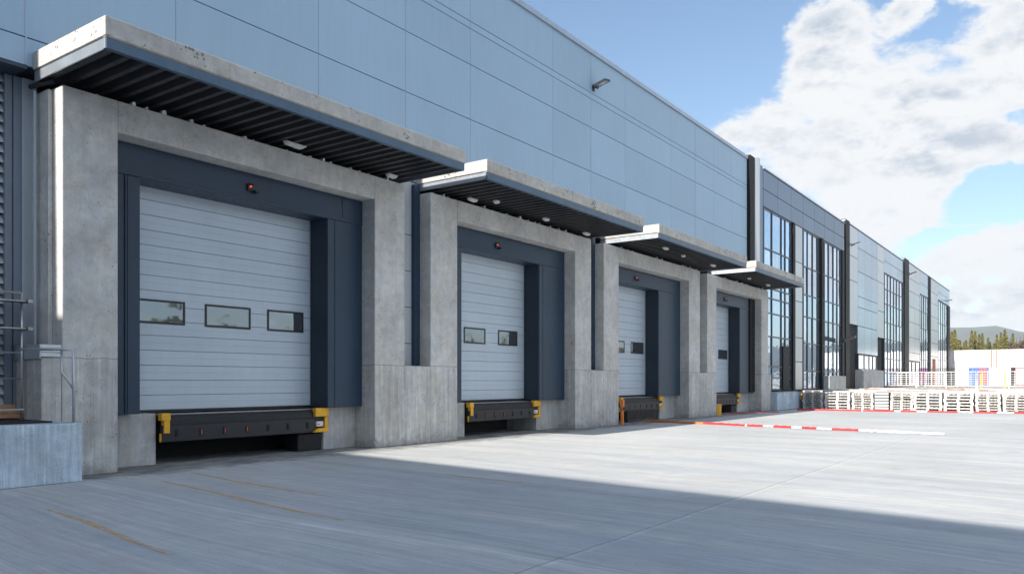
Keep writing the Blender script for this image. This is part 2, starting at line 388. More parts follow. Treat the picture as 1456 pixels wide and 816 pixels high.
# ------------------------------------------------------------------ loading docks
XF, XR, XD = -14.56, -15.0, -15.62     # front of the portals, front of the shelters, door
bays = [  # outer left, opening left, opening right, outer right, cheek left, cheek right, pit left, pit right, windows, canopy
    dict(p=(6.76, 7.76, 14.4, 15.5), ch=(8.42, 13.2), pit=(8.94, 13.35), win=((8.62, 9.78), (10.26, 11.44), (11.91, 12.98)), can=(6.49, 15.62), conn=None, nm='loading dock beside the raised platform, widest in view, three door windows'),
    dict(p=(16.54, 17.7, 24.3, 25.45), ch=(18.4, 22.6), pit=(18.95, 22.9), win=((19.3, 20.4), (21.1, 22.2)), can=(16.5, 25.75), conn=(15.5, 16.54), nm='second loading dock from the left, two door windows in view, empty pit'),
    dict(p=(26.4, 27.6, 34.5, 35.8), ch=(28.3, 32.1), pit=(28.8, 32.9), win=((29.0, 30.1), (30.7, 31.9)), can=(27.0, 36.6), conn=(25.45, 26.4), nm='third loading dock from the left, black crate in its pit, orange post at its pillar'),
    dict(p=(36.7, 37.9, 44.8, 46.0), ch=(38.6, 42.4), pit=(39.1, 42.9), win=((39.3, 40.3), (40.9, 42.2)), can=(37.9, 46.1), conn=(35.8, 36.7), nm='farthest loading dock, next to the glass offices, yellow tub at its pit'),
]
ZL, ZT, ZD = 6.34, 6.93, 1.06
def dock(i, B):
    y0, y1, y2, y3 = B['p']; c0, c1 = B['ch']; q0, q1 = B['pit']
    t = thing('loading_dock', B['nm'], 'loading dock', (XF, (y0+y3)/2, 0), 'loading docks along the warehouse')
    XB = -15.66 if i == 0 else -15.36
    # portal: two pillars and lintel
    b = MB(); b.box(XB, XF, y0, y1, 0, ZT); b.box(XB, XF, y2, y3, 0, ZT); b.box(XB, XF, y1, y2, ZL, ZT)
    if B['conn']: b.box(XW-.3, XF, B['conn'][0]+.002, B['conn'][1], 0, 2.12)
    if i == 3: b.box(XW, XF+.004, y3, y3+.55, 0, 2.12)
    # hidden back part of the pillars down to the pit
    b.build('concrete_portal', CONC, t, bevel=.018, seg=2)
    if i == 0:
        k = MB(); k.box(-15.66, XF-.01, 6.42, 6.755, 0, 2.12); k.build('side_plinth', CONC, t, bevel=.015, seg=2)
        k = MB(); k.box(-15.5, XF+.015, 6.40, 6.752, 2.125, 2.20); k.box(-15.5, XF+.02, 6.38, 6.398, 2.09, 2.34); k.box(XF+.0, XF+.02, 6.398, 6.74, 2.205, 2.34)
        k.build('ledge_flashing', GALV, t, bevel=.004)
        k = MB(); k.box(-15.66, -14.90, 6.68, 6.757, 2.205, ZT-.03); k.build('stepped_pilaster', CONC, t, bevel=.01, seg=2)
        k = MB(); k.tube([(-15.22, 6.60, 2.2), (-15.22, 6.60, 6.9)], .03, n=10); k.build('downpipe', PILASTER, t)
        k = MB(); k.tube([(-15.3, 6.56, 6.98), (-14.95, 6.60, 6.98), (-14.72, 6.70, 7.0)], .045, n=8); k.build('drain_elbow', BLACKM, t)
    # dock blocks beside the pit and slab
    each('dock_block', [(-16.6, -15.3, y1-.05, q0, 0, ZD-.012), (-16.6, -15.3, q1, y2+.05, 0, ZD-.012)], CONC_BLOCK, t, bevel=.015, seg=2)
    b = MB(); b.prism([(-16.6, .0), (-16.55, .0), (-16.55, .9), (-15.34, .9), (-15.34, 1.0), (-16.6, 1.0)], 'y', q0+.002, q1-.002); b.build('pit_lining', DARKIN, t)
    # shelter
    b = MB(); b.box(XD+.02, XR, y1+.01, y2-.01, 5.70, ZL-.015)
    b.box(XD+.02, XR, y1+.01, c0, ZD, 5.698); b.box(XD+.02, XR, c1, y2-.01 if i else y2-.03, ZD, 5.698)
    b.box(XR, XR+.022, y1+.02, y2-.5, 5.705, 5.78)
    if i == 0: b.box(XR, XR+.012, c1+1.05-.55, c1+1.05-.54, 5.8, ZL-.03); b.box(XR, XR+.012, y1+.22, y1+.23, 5.8, ZL-.03)
    sh = b.build('dock_shelter', SHELTER, t, bevel=.006)
    each('shelter_edge_strip', [(XR, XR+.03, c1+.005, c1+.20, ZD+.004, 5.69), (XR, XR+.03, c0-.30, c0-.005, ZD+.004, 5.69), (XR+.03, XR+.045, c0-.26, c0-.235, ZD+.01, 5.69), (XR, XR+.012, c1+.25, c1+.262, ZD+.01, 5.69)], SHELTER, sh, bevel=.004)
    b = MB(); b.box(XD+.03, XR-.02, c1-.012, c1-.001, ZD+.01, 5.69); b.build('shelter_cheek', SHELTER_D, sh)
    # sectional door: stacked ribbed sections
    wz0, wz1 = 2.90, 3.40
    b = MB(); z = ZD+.045; k = 0
    ya, yb = c0-.15, c1+.1
    while z < 5.9:
        hgt = .31
        # each section: profile with two shallow grooves
        pts = [(XD-.05, z+.004)]
        zz = z+.004; pts.append((XD-.004, zz))
        pts += [(XD, z+.010), (XD, z+.150), (XD-.004, z+.153), (XD-.004, z+.157), (XD, z+.160), (XD, z+hgt-.010), (XD-.006, z+hgt-.004), (XD-.05, z+hgt-.004)]
        b.prism(pts, 'y', ya, yb); z += hgt
    b.box(XD-.09, XD-.05, ya, yb, ZD, 5.9)
    dr = b.build('sectional_door', DOORM, t)
    for (a, e) in B['win']:
        w = MB()
        fr = .045
        w.box(XD+.002, XD+.018, a, e, wz0, wz0+fr, 0); w.box(XD+.002, XD+.018, a, e, wz1-fr, wz1, 0)
        w.box(XD+.002, XD+.018, a, a+fr, wz0+fr, wz1-fr, 0); w.box(XD+.002, XD+.018, e-fr, e, wz0+fr, wz1-fr, 0)
        w.box(XD+.002, XD+.008, a+fr, e-fr, wz0+fr, wz1-fr, 1)
        w.build('door_window', [BLACKM, DGLASS], dr)
    w = MB(); w.box(XD-.04, XD+.02, c0, c1, ZD-.01, ZD+.045); w.build('bottom_seal', RUBBER, dr)
    # leveller
    lvz = .46
    b = MB(); b.box(XD-.0, -15.26, q0+.03, q1-.03, 1.002, 1.03, 1); 
    b.prism([(-15.34, .60), (-15.26, .60), (-15.17, .74), (-15.17, .93), (-15.22, .998), (-15.34, .998)], 'y', q0+.08, q1-.10, 0)
    lev = b.build('dock_leveller', [RUBBER, STEELTOP], t, bevel=.01, seg=2)
    b = MB(); b.box(-15.20, -15.13, q0+.03, q1-.40, lvz, .80)
    b.build('lip_beam', BLACKM, lev, bevel=.008)
    b = MB(); n = 7
    for j in range(n):
        yy = q0+.35+(q1-q0-1.0)*j/(n-1)
        b = MB(); b.box(-15.13, -15.118, yy-.035, yy+.035, lvz+.10, lvz+.25, 0); b.box(-15.118, -15.112, yy-.012, yy+.012, lvz+.12, lvz+.23, 1 if j in (1, 2, 3) else 0)
        b.build('beam_slot', [DARKIN, RUST], lev)
    b = MB(); b.box(-15.22, -15.09, q1-.42, q1-.004, .84, 1.05); b.box(-15.2, -15.12, q1-.10, q1-.006, .5, .84)
    b.prism([(q1-.5, .46), (q1-.04, .46), (q1-.04, .55), (q1-.3, .56), (q1-.42, .52)], 'x', -15.2, -15.05)
    b.build('yellow_bumper', YELLOW, lev, bevel=.012, seg=2)
    b = MB(); b.box(-15.24, -15.09, q0+.004, q0+.20, .90, 1.05); b.box(-15.22, -15.10, q0+.06, q0+.19, .64, .90); b.box(-15.2, -15.14, q0+.006, q0+.03, .46, .64)
    b.build('yellow_bumper', YELLOW, lev, bevel=.012, seg=2)
    b = MB(); b.box(-15.19, -15.128, q1-.36, q1-.16, .60, .72, 0); b.box(-15.128, -15.1265, q1-.34, q1-.26, .64, .665, 1); b.build('sticker', [WHITEP, RED], lev)
    if i == 0 or i == 2 or i == 3:
        b = MB(); b.box(-15.85, -15.35, q1-.75, q1-.02, .0, .42); b.build('pit_buffer', RUBBER, lev, bevel=.02)
    # signal lamp on the header
    yl = c0+(c1-c0)*.53 if i == 0 else c0+(c1-c0)*.42
    zl = 6.02
    b = MB(); b.box(XR+.001, XR+.05, yl-.06, yl+.06, zl-.09, zl+.06, 0); b.box(XR+.05, XR+.12, yl-.05, yl+.05, zl+.04, zl+.06, 0)
    b.tube([(XR+.05, yl, zl), (XR+.075, yl, zl)], .022, 1, 14); b.box(XR+.001, XR+.14, yl+.07, yl+.17, zl-.12, zl-.07, 0)
    b.build('signal_lamp', [BLACKM, REDLAMP], t)
    # canopy
    ca, cb = B['can']; XC = -12.57
    b = MB(); n = 26
    # slab with a slightly uneven top edge
    b.box(XW+.003, XC, ca, cb, 7.205, 7.52)
    sl = b.build('canopy_slab', CONC_SLAB, t, bevel=.014, seg=2)
    b = MB(); b.box(XC-.10, XC-.015, ca+.02, cb-.02, 7.19, 7.203); b.build('seal_strip', TAN, sl)
    b = MB(); b.prism([(XC-.06, 7.188), (XC-.02, 7.188), (XC-.02, 7.01), (XC-.12, 7.01), (XC-.12, 7.024), (XC-.06, 7.024)], 'y', ca+.03, cb-.03)
    b.build('steel_fascia', FASCIA, sl, bevel=.004)
    each('end_fascia', [(XW+.003, XC-.065, ca+.03, ca+.06, 7.01, 7.19), (XW+.003, XC-.065, cb-.06, cb-.03, 7.01, 7.19)], FASCIA_SIDE, sl, bevel=.004)
    b = MB(); y = ca+.08; pitch = .31
    while y < cb-.1:
        e = min(y+pitch, cb-.065)
        b.prism([(y, 7.17), (y+.05, 7.05), (y+.15, 7.05), (y+.20, 7.17), (min(y+pitch, e), 7.17), (e, 7.195), (y, 7.195)], 'x', XW+.005, XC-.125); y += pitch
    b.build('corrugated_deck', DECK, sl)
    b = MB(); y = ca+.28+.0; rnd = random.Random(i)
    while y < min(cb, y3)-.2:
        if rnd.random() < .6:
            w_ = rnd.uniform(.05, .10); hh = rnd.uniform(.03, .09)
            xx = XF+rnd.uniform(-.25, .03)
            if y > y0: b = MB(); b.prism([(y+.02, ZT+.002), (y+.02+w_, ZT+.002), (y+.02+w_*.8, ZT+.002+hh), (y+.03, ZT+.002+hh*.8)], 'x', xx-.12, xx); b.build('joint_filler', FILLER, sl)
        y += .31
    lamps = ([(11.7, -14.35, .30), (14.9, -14.45, .18)], [(y0+1.7, -14.42, .20), (y0+2.3, -14.0, .10), (y0+5.3, -14.2, .14), (y0+8.3, -14.4, .2)], [(y0+3.0, -13.4, .2), (y0+5.2, -13.6, .1), (y0+8.6, -13.6, .22)], [(y0+3.8, -13.8, .1), (y0+7.2, -13.9, .22)])[i]
    for (yl, xl, s) in lamps:
        b = MB(); b.prism([(yl-s, 7.05), (yl-s*.8, 6.985), (yl+s*.55, 6.96), (yl+s, 7.05)], 'x', xl-.07, xl+.07)
        b.build('canopy_lamp', WHITEP, sl, bevel=.015, seg=2)
    return t
for i, B in enumerate(bays): dock(i, B)

# ------------------------------------------------------------------ left platform
pf = thing('loading_platform', 'low raised concrete platform with runny stains at the left edge of the yard', 'platform', (-14.7, 2, 0))
b = MB(); b.box(-15.74, -13.75, -9, 6.72, 0, 1.0); b.build('concrete_block', CONC_PLAT, pf, bevel=.025, seg=2)
b = MB(); b.box(-15.7, -14.1, -8.9, 6.40, 1.002, 1.03); b.build('dark_top_slab', RUBBER, pf, bevel=.01)
hr = thing('handrail', 'low white tube handrail along the platform edge at far left', 'handrail', (-13.85, 3, 1.0), 'white tube rails on the left platform')
b = MB(); b.tube([(-14.0, -2, 1.24), (-14.0, 5.9, 1.24)], .016); b.tube([(-14.0, -2, 1.14), (-14.0, 5.55, 1.14)], .010)
for y in (-1, .6, 2.2, 3.6, 4.6, 5.5): b.tube([(-14.0, y, 1.0), (-14.0, y, 1.24)], .012)
b.build('rail', GALV, hr, smooth=True)
hr = thing('handrail', 'tall bent white pipe rail standing beside the first concrete pillar', 'handrail', (-13.95, 6.5, 1.0), 'white tube rails on the left platform')
b = MB(); b.tube([(-13.86, 6.62, 1.0), (-13.86, 6.62, 2.22), (-13.95, 6.5, 2.24), (-14.5, 6.05, 2.24)], .024)
b.tube([(-14.06, 6.52, 2.23), (-14.06, 6.52, 1.85), (-13.97, 6.58, 1.72), (-13.88, 6.62, 1.58)], .02); b.build('rail', GALV, hr, smooth=True)
lad = thing('pipe_rack', 'grey steel pipe rack with short brackets fixed in front of the louvres', 'pipe rack', (-14.9, 5.6, 1.0))
b = MB(); b.tube([(-15.1, 6.33, 1.0), (-15.1, 6.33, 3.25)], .022); b.tube([(-15.1, 3.0, 1.0), (-15.1, 3.0, 3.25)], .022)
b.tube([(-15.1, 3.0, 3.25), (-15.1, 6.33, 3.25)], .022); b.tube([(-15.1, 3.0, 1.75), (-15.1, 6.33, 1.75)], .014); b.tube([(-15.1, 3.0, 2.2), (-15.1, 6.33, 2.2)], .016)
b.build('rack_frame', GALV, lad, smooth=True)
for z in (2.62, 3.1):
    b = MB(); b.box(-15.3, -14.95, 4.6, 6.45, z-.012, z+.012); b.box(-15.12, -14.9, 6.35, 6.43, z-.03, z+.03); b.build('bracket', STEELTOP, lad)
tb = MB()
for k in range(3): tb.box(-15.32+.02*k, -15.20, 3.6, 6.46-.1*k, 1.056+k*.082, 1.13+k*.082)
tag(tb.build('timber_boards', WOOD, bevel=.004), 'brown boards stacked on the left platform behind the low rail', 'boards')

# ------------------------------------------------------------------ office blocks
def office(name_label, y0, y1, top, clads, glasses, darks, walls, joint_rows):
    t = thing('office_building', name_label, 'office building', (-20, (y0+y1)/2, 0), 'glass and metal office blocks beyond the docks')
    b = MB(); b.box(-45, XW-.30, y0+.02, y1-.02, 0, top-.05); b.build('building_core', OFF_DARK, t)
    for (a, e, z0, z1, mt, st, rows) in clads:
        c = MB(); n = max(1, round((e-a)/st)); ys = [a+(e-a)*k/n for k in range(n+1)]
        zs = [z0]+[r for r in rows if z0+.3 < r < z1-.3]+[z1]
        panels(c, ys, zs, th=.28, gy=.035, gz=.045); c.build('cladding', mt, t)
    for (a, e, z0, z1, vs_, hs_) in glasses:
        fr = MB(); d = .07
        ys = [a]+list(vs_)+[e]; zs = [z0]+list(hs_)+[z1]
        for k, y in enumerate(ys):
            w_ = .08 if k in (0, len(ys)-1) else .04
            yy = min(max(y, a+w_), e-w_); fr.box(XW-.24, XW+.02, yy-w_, yy+w_, z0, z1)
        for k, z in enumerate(zs):
            zz = min(max(z, z0+.05), z1-.05); fr.box(XW-.24, XW+.012, a+.1, e-.1, zz-.04, zz+.04)
        f = fr.build('window_frame', MULL, t)
        gm = MB(); r_ = random.Random(int(a*10))
        for ya, yb in zip(ys, ys[1:]):
            for za, zb in zip(zs, zs[1:]):
                tl = r_.uniform(-.006, .006); tx = r_.uniform(-.008, .008)
                gm.add([(XW-.035, ya+.03, za+.03), (XW-.035+tx, yb-.03, za+.03), (XW-.035+tl+tx, yb-.03, zb-.03), (XW-.035+tl, ya+.03, zb-.03),
                        (XW-.055, ya+.03, za+.03), (XW-.055+tx, yb-.03, za+.03), (XW-.055+tl+tx, yb-.03, zb-.03), (XW-.055+tl, ya+.03, zb-.03)],
                       [(0, 1, 2, 3), (7, 6, 5, 4), (0, 4, 5, 1), (1, 5, 6, 2), (2, 6, 7, 3), (3, 7, 4, 0)])
        gm.build('glass', GLASS, f)
    for (nm, a, e, z0, z1, xx, mt) in darks:
        c = MB(); c.box(XW-.29, XW+xx, a, e, z0, z1); c.build(nm, mt, t, bevel=.01)
    for (a, e, z0, z1) in walls:
        c = MB(); c.box(XW-.2, XW+.5, a, e, z0, z1); c.build('low_wall', CONC_BLOCK, t, bevel=.02)
    c = MB(); c.box(XW-1.2, XW+.06, y0, y1, top-.02, top+.05); c.build('parapet_cap', TRIM, t)
    return t
rows = [3.2, 4.9, 6.6, 8.3, 10, 11.7, 13.1]
office('glass-fronted office block directly behind the farthest canopy', 46.62, 66.7, 14.25,
    [(46.65, 66.2, 12.02, 14.2, OFF_CLAD, 2.9, [13.05]), (52.85, 54.85, 1.15, 12.0, OFF_LIGHT, 2.2, [3.0, 4.6, 7, 9.6]), (66.2, 66.7, 1.15, 14.2, OFF_LIGHT, 1, rows)],
    [(46.65, 52.3, 1.15, 11.98, (48.3, 50.2, 51.0), (1.9, 2.6, 4.4, 5.8, 6.7, 7.3, 9.6)), (55.0, 65.6, 1.15, 11.98, (56.1, 57.4, 58.7, 60.6, 61.8, 63.2, 64.4), (2.4, 4.3, 6.1, 7.6, 9.5))],
    [('dark_post', 52.32, 52.82, 1.12, 12.0, .12, OFF_DARK), ('dark_post', 59.3, 59.7, 1.12, 12.0, .16, OFF_DARK), ('dark_post', 65.62, 66.18, 1.12, 12.0, .10, OFF_DARK), ('door', 50.3, 51.6, 1.12, 3.9, .08, OFF_DARK)],
    [(60.0, 65.0, 1.1, 2.1)], rows)
office('silver and blue metal clad office block, middle one of three', 66.72, 93.2, 14.5,
    [(68.15, 71.4, 6.4, 14.45, OFF_LIGHT, 3.3, [10, 12]), (71.4, 79.6, 4.05, 14.45, OFF_BLUE, 2.8, [6.4, 8.0, 8.9, 11.0, 13.0]), (79.6, 82.6, 5.8, 14.45, OFF_LIGHT, 3, [8.3, 11, 13]), (82.6, 93.1, 12.15, 14.45, OFF_BLUE, 3.5, [13.3])],
    [(71.6, 79.2, 2.7, 4.0, (74, 76, 77.5), ()), (82.8, 92.6, 1.2, 12.1, (84.4, 86, 87.6, 89.2, 90.8), (2.5, 3.9, 5.8, 7.4, 9.2, 10.6))],
    [('dark_column', 66.75, 68.1, 1.12, 14.62, .10, OFF_DARK), ('doorway', 68.2, 71.3, 1.12, 6.35, -.2, DARKIN), ('doorway', 80.0, 82.2, 1.12, 5.7, -.15, DARKIN), ('dark_column', 92.62, 93.1, 1.12, 12.1, .05, OFF_DARK)],
    [(71.3, 79.8, 1.1, 2.68)], rows)
office('farthest office block with two tall narrow windows at the end of the row', 93.22, 130.6, 14.8,
    [(96.0, 104.0, 4.0, 14.75, OFF_LIGHT, 4, rows), (104, 110.6, 12.05, 14.75, OFF_BLUE, 3.3, [13.3]), (112, 119, 1.15, 14.75, OFF_LIGHT, 3.5, rows), (119, 130.5, 12.6, 14.75, OFF_BLUE, 4, [13.6])],
    [(96.2, 104, 1.2, 3.95, (98.5, 101), ()), (104.1, 110.6, 1.2, 12.0, (105.5, 107, 108.7), (2.6, 4.3, 6, 8, 10)), (119.2, 128.3, 1.2, 12.5, (121.5, 123.8, 126), (2.6, 4.6, 7, 9.5))],
    [('dark_column', 93.25, 95.95, 1.12, 14.92, .10, OFF_DARK), ('dark_column', 110.7, 111.95, 1.12, 14.8, .1, OFF_DARK), ('dark_column', 128.4, 130.5, 1.12, 12.5, .1, OFF_DARK), ('doorway', 114, 116.5, 1.12, 4.6, .02, RUST)],
    [], rows)

# ------------------------------------------------------------------ floodlights
def floodlight(x, y, z, label, s=1.0, yaw=0):
    t = thing('floodlight', label, 'floodlight', (x, y, z), 'floodlights high on the facades')
    b = MB(); b.box(x, x+.05*s, y-.07*s, y+.07*s, z-.22*s, z+.08*s); b.box(x+.05*s, x+.22*s, y-.03*s, y+.03*s, z-.1*s, z-.04*s); b.box(x+.16*s, x+.24*s, y-.09*s, y+.11*s, z-.12*s, z+.0*s)
    b.build('bracket', BLACKM, t, bevel=.005)
    def tilt(pts): # head leans out and slightly up, lens looks down
        o = Vector((x+.16*s, y, z+.0)); M = Matrix.Rotation(R(-14), 3, 'Y') @ Matrix.Rotation(R(12), 3, 'X')
        return [o + M @ (Vector(p)*s) for p in pts]
    F = [(0,1,3,2),(4,6,7,5),(0,4,5,1),(2,3,7,6),(0,2,6,4),(1,5,7,3)]
    b = MB(); b.add(tilt([(X, Y, Z) for X in (0, .62) for Y in (-.28, .28) for Z in (-.02, .05)]), F)
    for (xa, xb, ya, yb) in ((0, .62, -.28, -.25), (0, .62, .25, .28), (0, .03, -.25, .25), (.59, .62, -.25, .25)):
        b.add(tilt([(X, Y, Z) for X in (xa, xb) for Y in (ya, yb) for Z in (-.05, -.021)]), F)
    hd = b.build('lamp_head', BLACKM if s != 1.02 else BLACKM, t, bevel=.006)
    b = MB(); b.add(tilt([(X, Y, Z) for X in (.03, .59) for Y in (-.25, .25) for Z in (-.04, -.024)]), F); b.build('lens', FASCIA_SIDE, hd)
    b = MB(); b.add(tilt([(X, Y, Z) for X in (.27, .43) for Y in (-.09, .09) for Z in (-.05, -.041)]), F); b.build('lamp_reflector', WHITEP, hd)
floodlight(XW+.01, 26.45, 12.95, 'large floodlight on the blue-grey warehouse cladding just under the roof edge', .82)
floodlight(XW+.02, 69.2, 12.95, 'dark floodlight beside the black column of the middle office block', .8)
floodlight(XW+.02, 96.8, 13.6, 'dark floodlight beside the black column of the farthest office block', .9)
floodlight(XW+.02, 128.0, 13.2, 'small floodlight at the very far end of the office row', .8)
floodlight(XW+.06, 65.0, 4.9, 'pale floodlight low on the glass of the nearest office block', 1.5)

# ------------------------------------------------------------------ dock corner, tape, small things
ck = thing('concrete_kerb_block', 'grey concrete block at the terrace corner past the farthest dock', 'concrete block', (-14.6, 49, 0))
b = MB(); b.box(-15.05, -14.22, 46.6, 51.98, 0, 1.1); b.build('block_body', CONC_PLAT, ck, bevel=.02)
b = MB(); b.box(-15.06, -14.15, 46.58, 52.0, 1.103, 1.15); b.build('dark_edge', OFF_DARK, ck)
b = MB(); b.box(-14.21, -14.10, 51.2, 51.75, .55, .92); b.build('yellow_bumper', YELLOW, ck, bevel=.02)

def striped(label, pts, r, segs):
    """tape lying along pts; segs: (length, material index) cycled"""
    pts = [Vector(p) for p in pts]; L = [0]
    for a, c in zip(pts, pts[1:]): L.append(L[-1]+(c-a).length)
    def at(s):
        for k in range(len(pts)-1):
            if s <= L[k+1]: return pts[k].lerp(pts[k+1], (s-L[k])/(L[k+1]-L[k]))
        return pts[-1]
    b = MB(); s = 0; k = 0
    while s < L[-1]-.01:
        ln_, mi = segs[k % len(segs)]; e = min(s+ln_, L[-1]); rr = r if e < L[-1]-1.0 or r < .05 else r*.7
        n = 5; P = [at(s+(e-s)*j/n) + Vector((0, 0, r+.01*math.sin(3*(s+j)))) for j in range(n+1)]
        b.tube(P, rr*random.uniform(.85, 1.1), mi, 8, caps=True); s = e; k += 1
    o = b.build('barrier_tape', [RED, WHITEP, ORANGE], None)
    return tag(o, label, 'barrier tape', 'red and white barrier tapes lying across the yard')
rnd = random.Random(4)
seg1 = [(1.3, 2), (1.6, 2), (1.0, 0), (.9, 0), (.08, 1)] + [x for k in range(40) for x in ((rnd.uniform(.55, .95), 0), (rnd.uniform(.35, .8), 1))]
def lerp_path(a, b, n, wob, f): return [(a[0]+(b[0]-a[0])*k/n, a[1]+(b[1]-a[1])*k/n+wob*math.sin(f*k), 0) for k in range(n+1)]
def cutpaint(segs, n): return segs[:n] + [(.9, 1)]*30
striped('nearer red and white tape, running from the third dock out into the sunny yard', lerp_path((-14.9, 30.6), (-3.4, 28.2), 24, .05, 1.1), .042, cutpaint(seg1, 13))
seg2 = [(1.5, 0), (2.0, 0), (.08, 1), (1.6, 0), (.3, 1)] + [x for k in range(40) for x in ((rnd.uniform(.8, 1.5), 0), (rnd.uniform(.4, .8), 1))]
striped('farther red and white tape, lying in front of the white pallet stacks', lerp_path((-13.4, 47.6), (4, 50.2), 24, .08, .9), .052, seg2)
striped('thin red tape on the shaded ground in front of the farthest dock', lerp_path((-15.0, 40.2), (-13.2, 43.6), 8, .05, 1.3), .025, [(9, 0)])
op = MB(); op.box(-14.50, -14.40, 27.62, 27.72, 0, .55); op.box(-14.52, -14.38, 27.61, 27.74, .70, 1.0)
op.box(-14.47, -14.44, 27.65, 27.69, .55, .7)
tag(op.build('marker_post', ORANGE, bevel=.008), 'short orange marker post at the left pillar of the third dock', 'marker post')
cr = thing('plastic_crate', 'black ribbed crate sitting in the pit of the third dock', 'crate', (-15.1, 31.0, 0))
b = MB(); b.box(-15.5, -15.12, 29.4, 32.1, .12, .50); b.build('crate_body', RUBBER, cr, bevel=.02)
b = MB()
for k in range(14): b.box(-15.12, -15.10, 29.45+k*.19, 29.49+k*.19, .12, .48)
b.box(-15.52, -15.09, 29.38, 32.12, .502, .54); b.box(-15.4, -15.15, 29.5, 32.0, 0, .12)
b.build('crate_ribs', BLACKM, cr)
yt = MB(); n = 12
yt.prism([(-14.75+.26*math.cos(2*math.pi*i/n), 38.35+.26*math.sin(2*math.pi*i/n)) for i in range(n)], 'z', 0, .5); yt.prism([(-14.75+.29*math.cos(2*math.pi*i/n), 38.35+.29*math.sin(2*math.pi*i/n)) for i in range(n)], 'z', .502, .56)
tag(yt.build('plastic_tub', YELLOW), 'yellow tub at the pit of the farthest dock', 'tub')

# ------------------------------------------------------------------ stacked pallets before the terrace
def pallet_mesh(w, hgt, mt):
    b = MB(); d = 1.0
    for k in range(3): b.box(-w/2, w/2, -d/2+k*(d-.1)/2, -d/2+.1+k*(d-.1)/2, 0, .022)
    for yy in (-d/2, -.05, d/2-.1):
        for xx in (-w/2, -.07, w/2-.14): b.box(xx, xx+.14, yy, yy+.1, .022, hgt-.045)
        b.box(-w/2, w/2, yy, yy+.1, hgt-.045, hgt-.023)
    for k in range(7): b.box(-w/2+k*(w-.1)/6, -w/2+.1+k*(w-.1)/6, -d/2, d/2, hgt-.022, hgt-.002)
    o = b.build('pallet', mt, None); return o
protoA = pallet_mesh(1.2, .144, PALWOOD); protoB = pallet_mesh(1.45, .175, PILEWHITE)
used = set(); x = -13.95; k = 0; rp = random.Random(11)
where = ['stack beside the yellow bumper of the terrace corner block', 'second stack from the yellow bumper', 'stack just left of the dark crate', 'stack just right of the dark crate', 'second stack right of the dark crate', 'third stack right of the dark crate', 'fourth stack right of the dark crate', 'stack second from the right edge of the photo', 'stack cut by the right edge of the photo']
k = 0
while x < -1.2:
    if k == 3 and 'crate' not in used:
        used.add('crate')
        c = thing('slatted_crate', 'dark grey slatted crate standing in the gap between the white pallet stacks', 'crate', (x+.35, 51.4, 0))
        b = MB(); b.box(x, x+.74, 51.0, 51.8, 0, 1.05); b.build('crate_body', OFF_DARK, c, bevel=.01)
        b = MB()
        for q in range(6): b.box(x-.01, x+.75, 50.97, 50.998, .05+q*.17, .17+q*.17)
        b.build('slats', LOUVRE, c)
        x += .86; continue
    big = k in (1, 4, 5); pr = protoB if big else protoA; w_ = 1.45 if big else 1.2; hh = .175 if big else .144
    n = 6 if big else rp.choice((7, 8))
    for q in range(n):
        if pr.name not in used: o = pr; used.add(pr.name)
        else: o = pr.copy(); col.objects.link(o)
        o.location = (x+w_/2+rp.uniform(-.03, .03), 51.35+rp.uniform(-.05, .05), q*hh+.002); o.rotation_euler.z = rp.uniform(-.02, .02)
        lab = where[min(k, len(where)-1)]
        tag(o, ('white coated' if big else 'bleached white')+' pallet in the '+lab, 'pallet', 'pallets in the '+lab)
    x += w_+rp.uniform(.06, .14); k += 1

# loose boards scattered on the terrace edge
pb = MB(); pb.box(-.9, .9, -.07, .07, 0, .05); p0 = pb.build('board', PALWOOD, None)
pr_ = MB(); pr_.box(-.5, .5, -.05, .05, 0, .05); p1 = pr_.build('board', RUST, None)
for o, lab, cnt, grp in ((p0, 'pale loose board lying among others on the sunlit terrace', 46, 'pale boards on the terrace'), (p1, 'short rusty board lying on the sunlit terrace', 12, 'rusty boards on the terrace')):
    for q in range(cnt):
        c = o if q == 0 else o.copy()
        if q: col.objects.link(c)
        c.location = (rp.uniform(-12.5, 2), rp.uniform(52.3, 66), 1.1+.001+.052*rp.choice((0, 0, 0, 1))); c.rotation_euler.z = rp.uniform(-.5, .5)
        tag(c, lab, 'board', grp)

# ------------------------------------------------------------------ crowd barriers on the terrace
def barrier_tree():
    t = thing('crowd_barrier', 'x', 'barrier', (0, 0, 1.1), 'white steel barriers standing on the terrace')
    b = MB(); b.tube([(-1.2, 0, 1.1), (-1.2, 0, 2.55), (1.2, 0, 2.55), (1.2, 0, 1.1)], .035, n=6); b.tube([(-1.2, 0, 1.3), (1.2, 0, 1.3)], .025, n=6); b.build('frame', WHITEP, t)
    b = MB()
    for k in range(5): b.tube([(-1.2, 0, 1.5+k*.2), (1.2, 0, 1.5+k*.2)], .014, n=5)
    for k in range(5): b.tube([(-.8+k*.4, 0, 1.3), (-.8+k*.4, 0, 2.55)], .016, n=5)
    b.build('bars', WHITEP, t)
    b = MB(); b.box(-1.1, -1.02, -.3, .3, 1.101, 1.13); b.box(1.02, 1.1, -.3, .3, 1.101, 1.13); b.build('foot', RUBBER, t)
    return t
bt = barrier_tree(); places = ['first from the office wall', 'second from the office wall', 'third from the office wall', 'fourth from the office wall', 'fifth from the office wall', 'sixth from the office wall', 'seventh from the office wall', 'in front of the white container end']
for k in range(7):
    t = bt if k == 0 else copy_tree(bt)
    t.location = (-13.4+k*2.46, 82-k*.25+(.3 if k % 2 else 0), 1.1); t.rotation_euler.z = R(-4 + 5*math.sin(k*2.2))
    t['label'] = 'white barred steel barrier in the row on the terrace, '+places[k]
